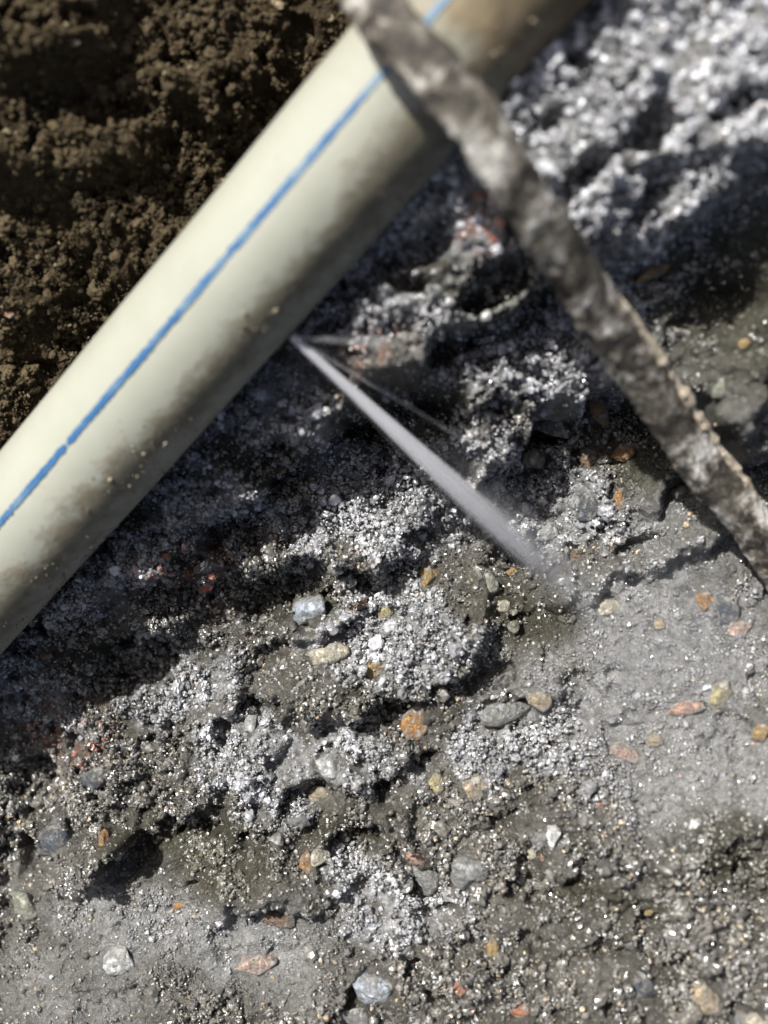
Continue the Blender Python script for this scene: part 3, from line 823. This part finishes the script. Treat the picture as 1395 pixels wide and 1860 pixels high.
# ------------------------------------------------------------------ the pipe
def frame_from(p_mm, x_dir):
    X = Vector(x_dir).normalized()
    Y = Vector((0, 0, 1)).cross(X).normalized() * -1      # to the lower right in the picture
    Z = X.cross(Y).normalized()
    if Z.z < 0: Z = -Z
    return X, Y, Z
pX, pY, pZ = frame_from(P_A, pipe_unit)
p_mid = P_A + pipe_unit * T_MID
pipe = empty('water_pipe', tuple(p_mid * MM))
pipe.matrix_world = Matrix(((pX.x, pY.x, pZ.x, p_mid[0] * MM), (pX.y, pY.y, pZ.y, p_mid[1] * MM), (pX.z, pY.z, pZ.z, p_mid[2] * MM), (0, 0, 0, 1)))
tag(pipe, 'cream plastic water pipe with blue stripe, muddy underneath, spraying water', 'pipe')

X_END = 0.16
def pipe_path():
    return [((x, 0.0), (1.0, 0.0)) for x in np.linspace(-0.17, X_END, 150)]
def tube(r_out, r_in, nseg=96):
    V = []; F = []
    path = pipe_path(); nl_ = len(path)
    th = np.linspace(0, 2 * math.pi, nseg, endpoint=False)
    for r in (r_out, r_in):
        for (x, y), (dx, dy) in path:
            for a in th:
                rr = r
                if r == r_out:
                    rr = r + 0.00006 * float(math.sin(x * 61 + a * 2) + 0.7 * math.sin(x * 143 - a * 3))
                sn = rr * math.sin(a)
                V.append((x - dy * sn, y + dx * sn, rr * math.cos(a)))
    def id_(k, i, j): return k * nl_ * nseg + i * nseg + j % nseg
    for k in (0, 1):
        for i in range(nl_ - 1):
            for j in range(nseg):
                q = (id_(k, i, j), id_(k, i, j + 1), id_(k, i + 1, j + 1), id_(k, i + 1, j))
                F.append(q if k else q[::-1])
    for i in (0, nl_ - 1):
        for j in range(nseg):
            F.append((id_(0, i, j), id_(0, i, j + 1), id_(1, i, j + 1), id_(1, i, j)))
    return V, F
V_, F_ = tube(PIPE_R * MM, (PIPE_R - 2.3) * MM)
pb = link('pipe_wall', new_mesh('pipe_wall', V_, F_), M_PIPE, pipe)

def stripe_part(x0, x1, a0, hw0, seed):
    """a band of paint lying on the pipe, ragged at the edges"""
    nn = max(12, int((x1 - x0) / 0.0004))
    V = []; F = []
    xs = np.linspace(x0, x1, nn)
    w = hw0 * (0.95 + 0.22 * fbm(xs * 1000, xs * 0 + seed, 6, 3, seed)) 
    e = np.minimum(np.arange(nn), np.arange(nn)[::-1]) / 6.0
    w = w * np.clip(0.55 + e, 0.55, 1)
    c = a0 + 0.004 * fbm(xs * 1000, xs * 0 + seed + 9, 9, 3, seed + 4)
    rr = PIPE_R * MM + 0.00022
    for i in range(nn):
        ja = 0.007 * float(rng.normal()); jb = 0.007 * float(rng.normal())
        for q in (-1, -0.33, 0.33, 1):
            a = c[i] + w[i] * q + (ja if q < 0 else jb) * (abs(q) == 1)
            V.append((xs[i], rr * math.sin(a), rr * math.cos(a)))
    for i in range(nn - 1):
        for q in range(3):
            F.append((i * 4 + q, i * 4 + q + 1, i * 4 + 5 + q, i * 4 + 4 + q))
    return new_mesh('stripe', V, F)
STR_A = -0.10
t_gap = (pipe_t_at(185, 785) - T_MID) * MM
for a, b, s in ((-0.17, t_gap - 0.00015, 3), (t_gap + 0.00015, X_END - 0.002, 5)):
    link('stripe', stripe_part(a, b, STR_A, 0.050, s), M_STRIPE, pipe)

# mud crumbs stuck on the flank of the pipe
nm_ = 2600
mx = rng.uniform(-0.13, 0.10, nm_); ma = rng.normal(1.35, 0.42, nm_)
kk = fbm(mx * 1000, ma * 12, 9, 3, 777) > 0.02
mx, ma = mx[kk], ma[kk]; nm_ = len(mx)
mm_ = bpy.data.meshes.new('mud_crumbs'); mm_.vertices.add(nm_)
rr = PIPE_R * MM + 0.00003
mm_.vertices.foreach_set('co', np.stack([mx, rr * np.sin(ma), rr * np.cos(ma)], 1).astype(np.float32).ravel())
v_ = rng.lognormal(0, 0.3, nm_)
tt = np.ones((nm_, 4), np.float32); tt[:, :3] = np.array([0.20, 0.17, 0.11]) * v_[:, None]
addattr(mm_, 'tint', 'FLOAT_COLOR', tt)
addattr(mm_, 'wet', 'FLOAT', np.full(nm_, 0.25, np.float32))
addattr(mm_, 'size', 'FLOAT_VECTOR', (np.clip(rng.lognormal(math.log(0.11), 0.5, nm_), 0.04, 0.5)[:, None] * rng.uniform(0.7, 1.3, (nm_, 3)) * MM).astype(np.float32))
addattr(mm_, 'turn', 'FLOAT_VECTOR', rng.uniform(0, 6.28, (nm_, 3)).astype(np.float32))
addattr(mm_, 'kind_index', 'INT', rng.integers(0, 5, nm_).astype(np.int32))
mc = link('mud_crumbs', mm_, M_GRAIN, pipe); mc['kind'] = 'stuff'
mc.modifiers.new('scatter', 'NODES').node_group = GT

# ------------------------------------------------------------------ the root
ROOT = [  # px, py, half width px, height above datum (mm)
    (590, -150, 50, 84), (650, -60, 50, 88), (690, 20, 50, 91), (765, 105, 51, 92.5), (855, 205, 52, 92), (925, 320, 50, 88), (1000, 430, 50, 80), (1075, 545, 50, 70),
    (1150, 655, 47, 61), (1215, 750, 45, 53), (1275, 838, 43, 46), (1345, 926, 42, 40), (1412, 1022, 42, 34), (1500, 1170, 43, 27), (1600, 1320, 44, 20),
]
def catmull(P, n):
    P = np.array(P, float); out = []
    for i in range(1, len(P) - 2):
        p0, p1, p2, p3 = P[i - 1:i + 3]
        for t in np.linspace(0, 1, n, endpoint=False):
            out.append(0.5 * ((2 * p1) + (-p0 + p2) * t + (2 * p0 - 5 * p1 + 4 * p2 - p3) * t * t + (-p0 + 3 * p1 - 3 * p2 + p3) * t ** 3))
    return np.array(out)
RP = []
for a, b, w, z in ROOT:
    x, y = px2w(a, b, z)
    RP.append((x, y, z, w * PX * 1000 * (D * 1000 - z) / (D * 1000)))
RC = catmull(RP, 26)
def root_mesh():
    nr = len(RC); ns = 64
    V = []; 
    for i in range(nr):
        p = RC[i, :3]; w = RC[i, 3]
        tdir = Vector(RC[min(i + 1, nr - 1), :3] - RC[max(i - 1, 0), :3]).normalized()
        A = Vector((0, 0, 1)).cross(tdir).normalized()      # right-hand side of travel
        B = tdir.cross(A).normalized()
        if B.z < 0: B = -B
        ph = np.linspace(0, 2 * math.pi, ns, endpoint=False)
        ca, sa = np.cos(ph), np.sin(ph)
        L = i * 1.0
        r = w * (1 + 0.10 * vnoise(ca * 1.3 + 5, sa * 1.3 + 5, 3, np.full(ns, L / 14)) + 0.09 * vnoise(ca * 2.6 + 5, sa * 2.6, 4, np.full(ns, L / 5))
                 + 0.05 * vnoise(ca * 6 + 5, sa * 6, 6, np.full(ns, L / 2.0)))
        fa = 1.0 / np.maximum(np.abs(np.cos(((ph + 0.35 + L * 0.006) % (2 * math.pi / 5)) - math.pi / 5)), 0.5)
        r = r * (0.60 + 0.34 * fa) * (1 + 0.05 * vnoise(ca * 11 + 5, sa * 11, 8, np.full(ns, L / 1.1)))
        # a sharp pale ridge of bark along the upper right flank, from the middle downwards
        for k in range(ns):
            q = Vector(p) + A * float(ca[k] * r[k]) + B * float(sa[k] * r[k] * 0.72)
            V.append((q.x * MM, q.y * MM, q.z * MM))
    F = [(i * ns + j, i * ns + (j + 1) % ns, (i + 1) * ns + (j + 1) % ns, (i + 1) * ns + j) for i in range(nr - 1) for j in range(ns)]
    return new_mesh('bark', V, F)
root = empty('tree_root', (0, 0, 0))
tag(root, 'thick blurred tree root slanting over the pipe and the wet soil', 'root')
link('bark', root_mesh(), M_ROOT, root)
M_RIDGE = mat_stone('pale_bark', (0.34, 0.28, 0.20), (0.52, 0.45, 0.34), 220, 0.7, 0.0, None, False)
def ridge_mesh():
    V = []; F = []; ns = 10
    i0, i1 = int(len(RC) * 0.50), int(len(RC) * 0.86)
    idx = list(range(i0, i1))
    for m_, i in enumerate(idx):
        p = RC[i, :3]; w = RC[i, 3]
        tdir = Vector(RC[i + 1, :3] - RC[i - 1, :3]).normalized()
        A = Vector((0, 0, 1)).cross(tdir).normalized(); B = tdir.cross(A).normalized()
        if B.z < 0: B = -B
        ang = math.radians(22)
        c = Vector(p) + A * (w * 0.90 * math.cos(ang)) + B * (w * 0.9 * math.sin(ang))
        f = m_ / (len(idx) - 1)
        rr_ = w * 0.20 * min(1, f * 6, (1 - f) * 6) * (1 + 0.5 * float(vnoise(np.array([i / 4.0]), np.array([0.0]), 9)[0])) + 0.02
        for k in range(ns):
            a = k / ns * 2 * math.pi
            j = 1 + 0.35 * float(vnoise(np.array([i / 2.5]), np.array([k * 1.3]), 12)[0])
            q = c + A * (math.cos(a) * rr_ * j) + B * (math.sin(a) * rr_ * 1.2 * j)
            V.append((q.x * MM, q.y * MM, q.z * MM))
    F = [(i * ns + j, i * ns + (j + 1) % ns, (i + 1) * ns + (j + 1) % ns, (i + 1) * ns + j) for i in range(len(idx) - 1) for j in range(ns)]
    return new_mesh('bark_ridge', V, F)
link('bark_ridge', ridge_mesh(), M_RIDGE, root)

# ------------------------------------------------------------------ water
M_JET = mat_water('aerated_water', 0.26)
M_THIN = mat_water('thin_spray', 0.10)
M_DROP = mat_drop()
t_leak = pipe_t_at(430, 530)
def world_from_px(px, py, z): return Vector((*px2w(px, py, z), z))
zl = (P_A + pipe_unit * t_leak)[2]
leak = world_from_px(531, 612, zl + 2.0)
jet = empty('water_jet', tuple(leak * MM))
tag(jet, 'white fan of water spraying from the leak in the pipe', 'water jet')
def bundle(name, end_px, end_z, count, spread, r0, mat, sag=1.0, reach=(0.85, 1.1), start_spread=0.22, seed=0):
    r = np.random.default_rng(seed)
    end = world_from_px(end_px[0], end_px[1], end_z)
    d = end - leak; X = d.normalized(); A = X.cross(Vector((0, 0, 1))).normalized(); B = A.cross(X).normalized()
    V = []; F = []; fade = []; ns = 5; npt = 22
    for k in range(count):
        u1, u2 = r.normal(0, 1, 2) * np.array([spread, spread * 0.8])
        v1, v2 = r.normal(0, start_spread, 2)
        L = r.uniform(*reach); s0 = 0 if r.uniform() < 0.7 else r.uniform(0, 0.5)
        rad = r0 * r.uniform(0.5, 1.3)
        ph = r.uniform(0, 6.28, 2)
        base = len(V)
        for i in range(npt):
            t = s0 + (L - s0) * i / (npt - 1)
            wob = 0.10 * t
            q = leak + d * t + A * (v1 + u1 * t + wob * math.sin(t * 21 + ph[0])) + B * (v2 + u2 * t + wob * math.sin(t * 17 + ph[1])) - Vector((0, 0, sag * t * t))
            rr_ = rad * (0.6 + 0.9 * t) * (0.3 if i in (0, npt - 1) else 1) * (1 + 0.3 * math.sin(t * 60 + ph[0]))
            q = (q - leak)
            for j in range(ns):
                a = j / ns * 2 * math.pi
                w = q + A * (math.cos(a) * rr_) + B * (math.sin(a) * rr_)
                V.append((w.x * MM, w.y * MM, w.z * MM)); fade.append(max(0.0, 1 - t / reach[1]) ** 0.8 * (1.0 - 0.75 * (i / (npt - 1)) ** 3))
        F += [(base + i * ns + j, base + i * ns + (j + 1) % ns, base + (i + 1) * ns + (j + 1) % ns, base + (i + 1) * ns + j) for i in range(npt - 1) for j in range(ns)]
    me = new_mesh(name, V, F)
    fa = me.attributes.new('thin', 'FLOAT', 'POINT'); fa.data.foreach_set('value', np.array(fade, np.float32))
    return link(name, me, mat, jet)
zg = g_at(860, 900)[2]
ze = g_at(1010, 1050)[2]
bundle('stream', (1010, 1050), ze + 1.0, 1500, 1.15, 0.05, M_JET, reach=(0.35, 1.05), seed=1)
bundle('stream', (1010, 1050), ze + 1.5, 420, 1.7, 0.05, M_THIN, reach=(0.55, 1.0), seed=2)
bundle('stream', (915, 838), g_at(915, 838)[2] + 1, 22, 0.35, 0.05, M_THIN, seed=3)
bundle('stream', (850, 632), zl - 4, 28, 1.3, 0.05, M_THIN, reach=(0.2, 0.9), seed=4)
bundle('stream', (650, 680), zl - 6, 14, 1.4, 0.05, M_THIN, reach=(0.3, 1.0), seed=5)

def drops():
    bm0 = bmesh.new(); bmesh.ops.create_icosphere(bm0, subdivisions=2, radius=1.0)
    bv = np.array([v.co[:] for v in bm0.verts]); bf = np.array([[v.index for v in f.verts] for f in bm0.faces]); bm0.free()
    V = []; F = []; off = 0
    r = np.random.default_rng(9)
    for k in range(520):
        if k < 200:      # thrown up round the place the jet lands
            px, py = r.normal(900, 90), r.normal(930, 80); zz = abs(r.normal(0, 5)) + 0.6
        elif k < 420:    # caught on the pale crumbs
            px, py = r.normal(740, 90), r.normal(930, 35); zz = r.uniform(0.8, 2.2)
        else:
            px, py = r.normal(1180, 120), r.normal(1250, 100); zz = r.uniform(0.2, 0.5)
        x, y, z = g_at(px, py)
        s = np.clip(r.lognormal(math.log(0.2), 0.4), 0.08, 0.55)
        V.append((bv * s * np.array([1, 1, r.uniform(0.8, 1.1)]) + np.array([x, y, z + zz])) * MM); F.append(bf + off); off += len(bv)
    return new_mesh('spray_droplets', np.concatenate(V), np.concatenate(F))
dr = link('spray_droplets', drops(), M_DROP)
tag(dr, 'tiny water droplets splashing where the jet hits the soil', 'water drops', kind='stuff')

# fine mist hanging where the jet breaks up, thinning outwards
def mist(name, a, b, r, dens, label, za, zb):
    A = world_from_px(a[0], a[1], za) * MM; B = world_from_px(b[0], b[1], zb) * MM
    bm = bmesh.new(); bmesh.ops.create_icosphere(bm, subdivisions=4, radius=1.0)
    me = bpy.data.meshes.new(name); bm.to_mesh(me); bm.free()
    m = bpy.data.materials.new(name + '_air'); m.use_nodes = True
    t = m.node_tree; t.nodes.remove(t.nodes['Principled BSDF'])
    pv = t.nodes.new('ShaderNodeVolumePrincipled'); pv.inputs['Color'].default_value = (0.93, 0.95, 1, 1)
    pv.inputs['Anisotropy'].default_value = 0.1
    tc = t.nodes.new('ShaderNodeTexCoord'); ln = t.nodes.new('ShaderNodeVectorMath'); ln.operation = 'LENGTH'
    t.links.new(tc.outputs['Object'], ln.inputs[0])
    mr = t.nodes.new('ShaderNodeMapRange'); mr.interpolation_type = 'SMOOTHSTEP'
    mr.inputs[1].default_value = 1.0; mr.inputs[2].default_value = 0.0; mr.inputs[3].default_value = 0.0; mr.inputs[4].default_value = dens
    t.links.new(ln.outputs['Value'], mr.inputs[0])
    no = t.nodes.new('ShaderNodeTexNoise'); no.inputs['Scale'].default_value = 2.2; no.inputs['Detail'].default_value = 3
    t.links.new(tc.outputs['Object'], no.inputs['Vector'])
    m2 = t.nodes.new('ShaderNodeMapRange'); m2.inputs[1].default_value = 0.35; m2.inputs[2].default_value = 0.65
    m2.inputs[3].default_value = 0.2; m2.inputs[4].default_value = 1.6
    t.links.new(no.outputs[0], m2.inputs[0])
    mu = t.nodes.new('ShaderNodeMath'); mu.operation = 'MULTIPLY'
    t.links.new(mr.outputs[0], mu.inputs[0]); t.links.new(m2.outputs[0], mu.inputs[1])
    t.links.new(mu.outputs[0], pv.inputs['Density'])
    t.links.new(pv.outputs[0], t.nodes['Material Output'].inputs['Volume'])
    o = link(name, me, m)
    d = B - A
    X = d.normalized(); Y = Vector((0, 0, 1)).cross(X).normalized(); Z = X.cross(Y)
    c = (A + B) / 2; L = d.length / 2
    o.matrix_world = Matrix(((X.x * L, Y.x * r, Z.x * r, c.x), (X.y * L, Y.y * r, Z.y * r, c.y), (X.z * L, Y.z * r, Z.z * r, c.z), (0, 0, 0, 1)))
    tag(o, label, 'mist', kind='stuff')
mist('mist', (780, 810), (1150, 1170), 0.0062, 46, 'grey streak of mist past the end of the jet', zg + 7, zg + 2)
mist('mist', (1000, 1100), (1420, 1290), 0.026, 26, 'thin veil of spray over the washed silt', 20, 20)
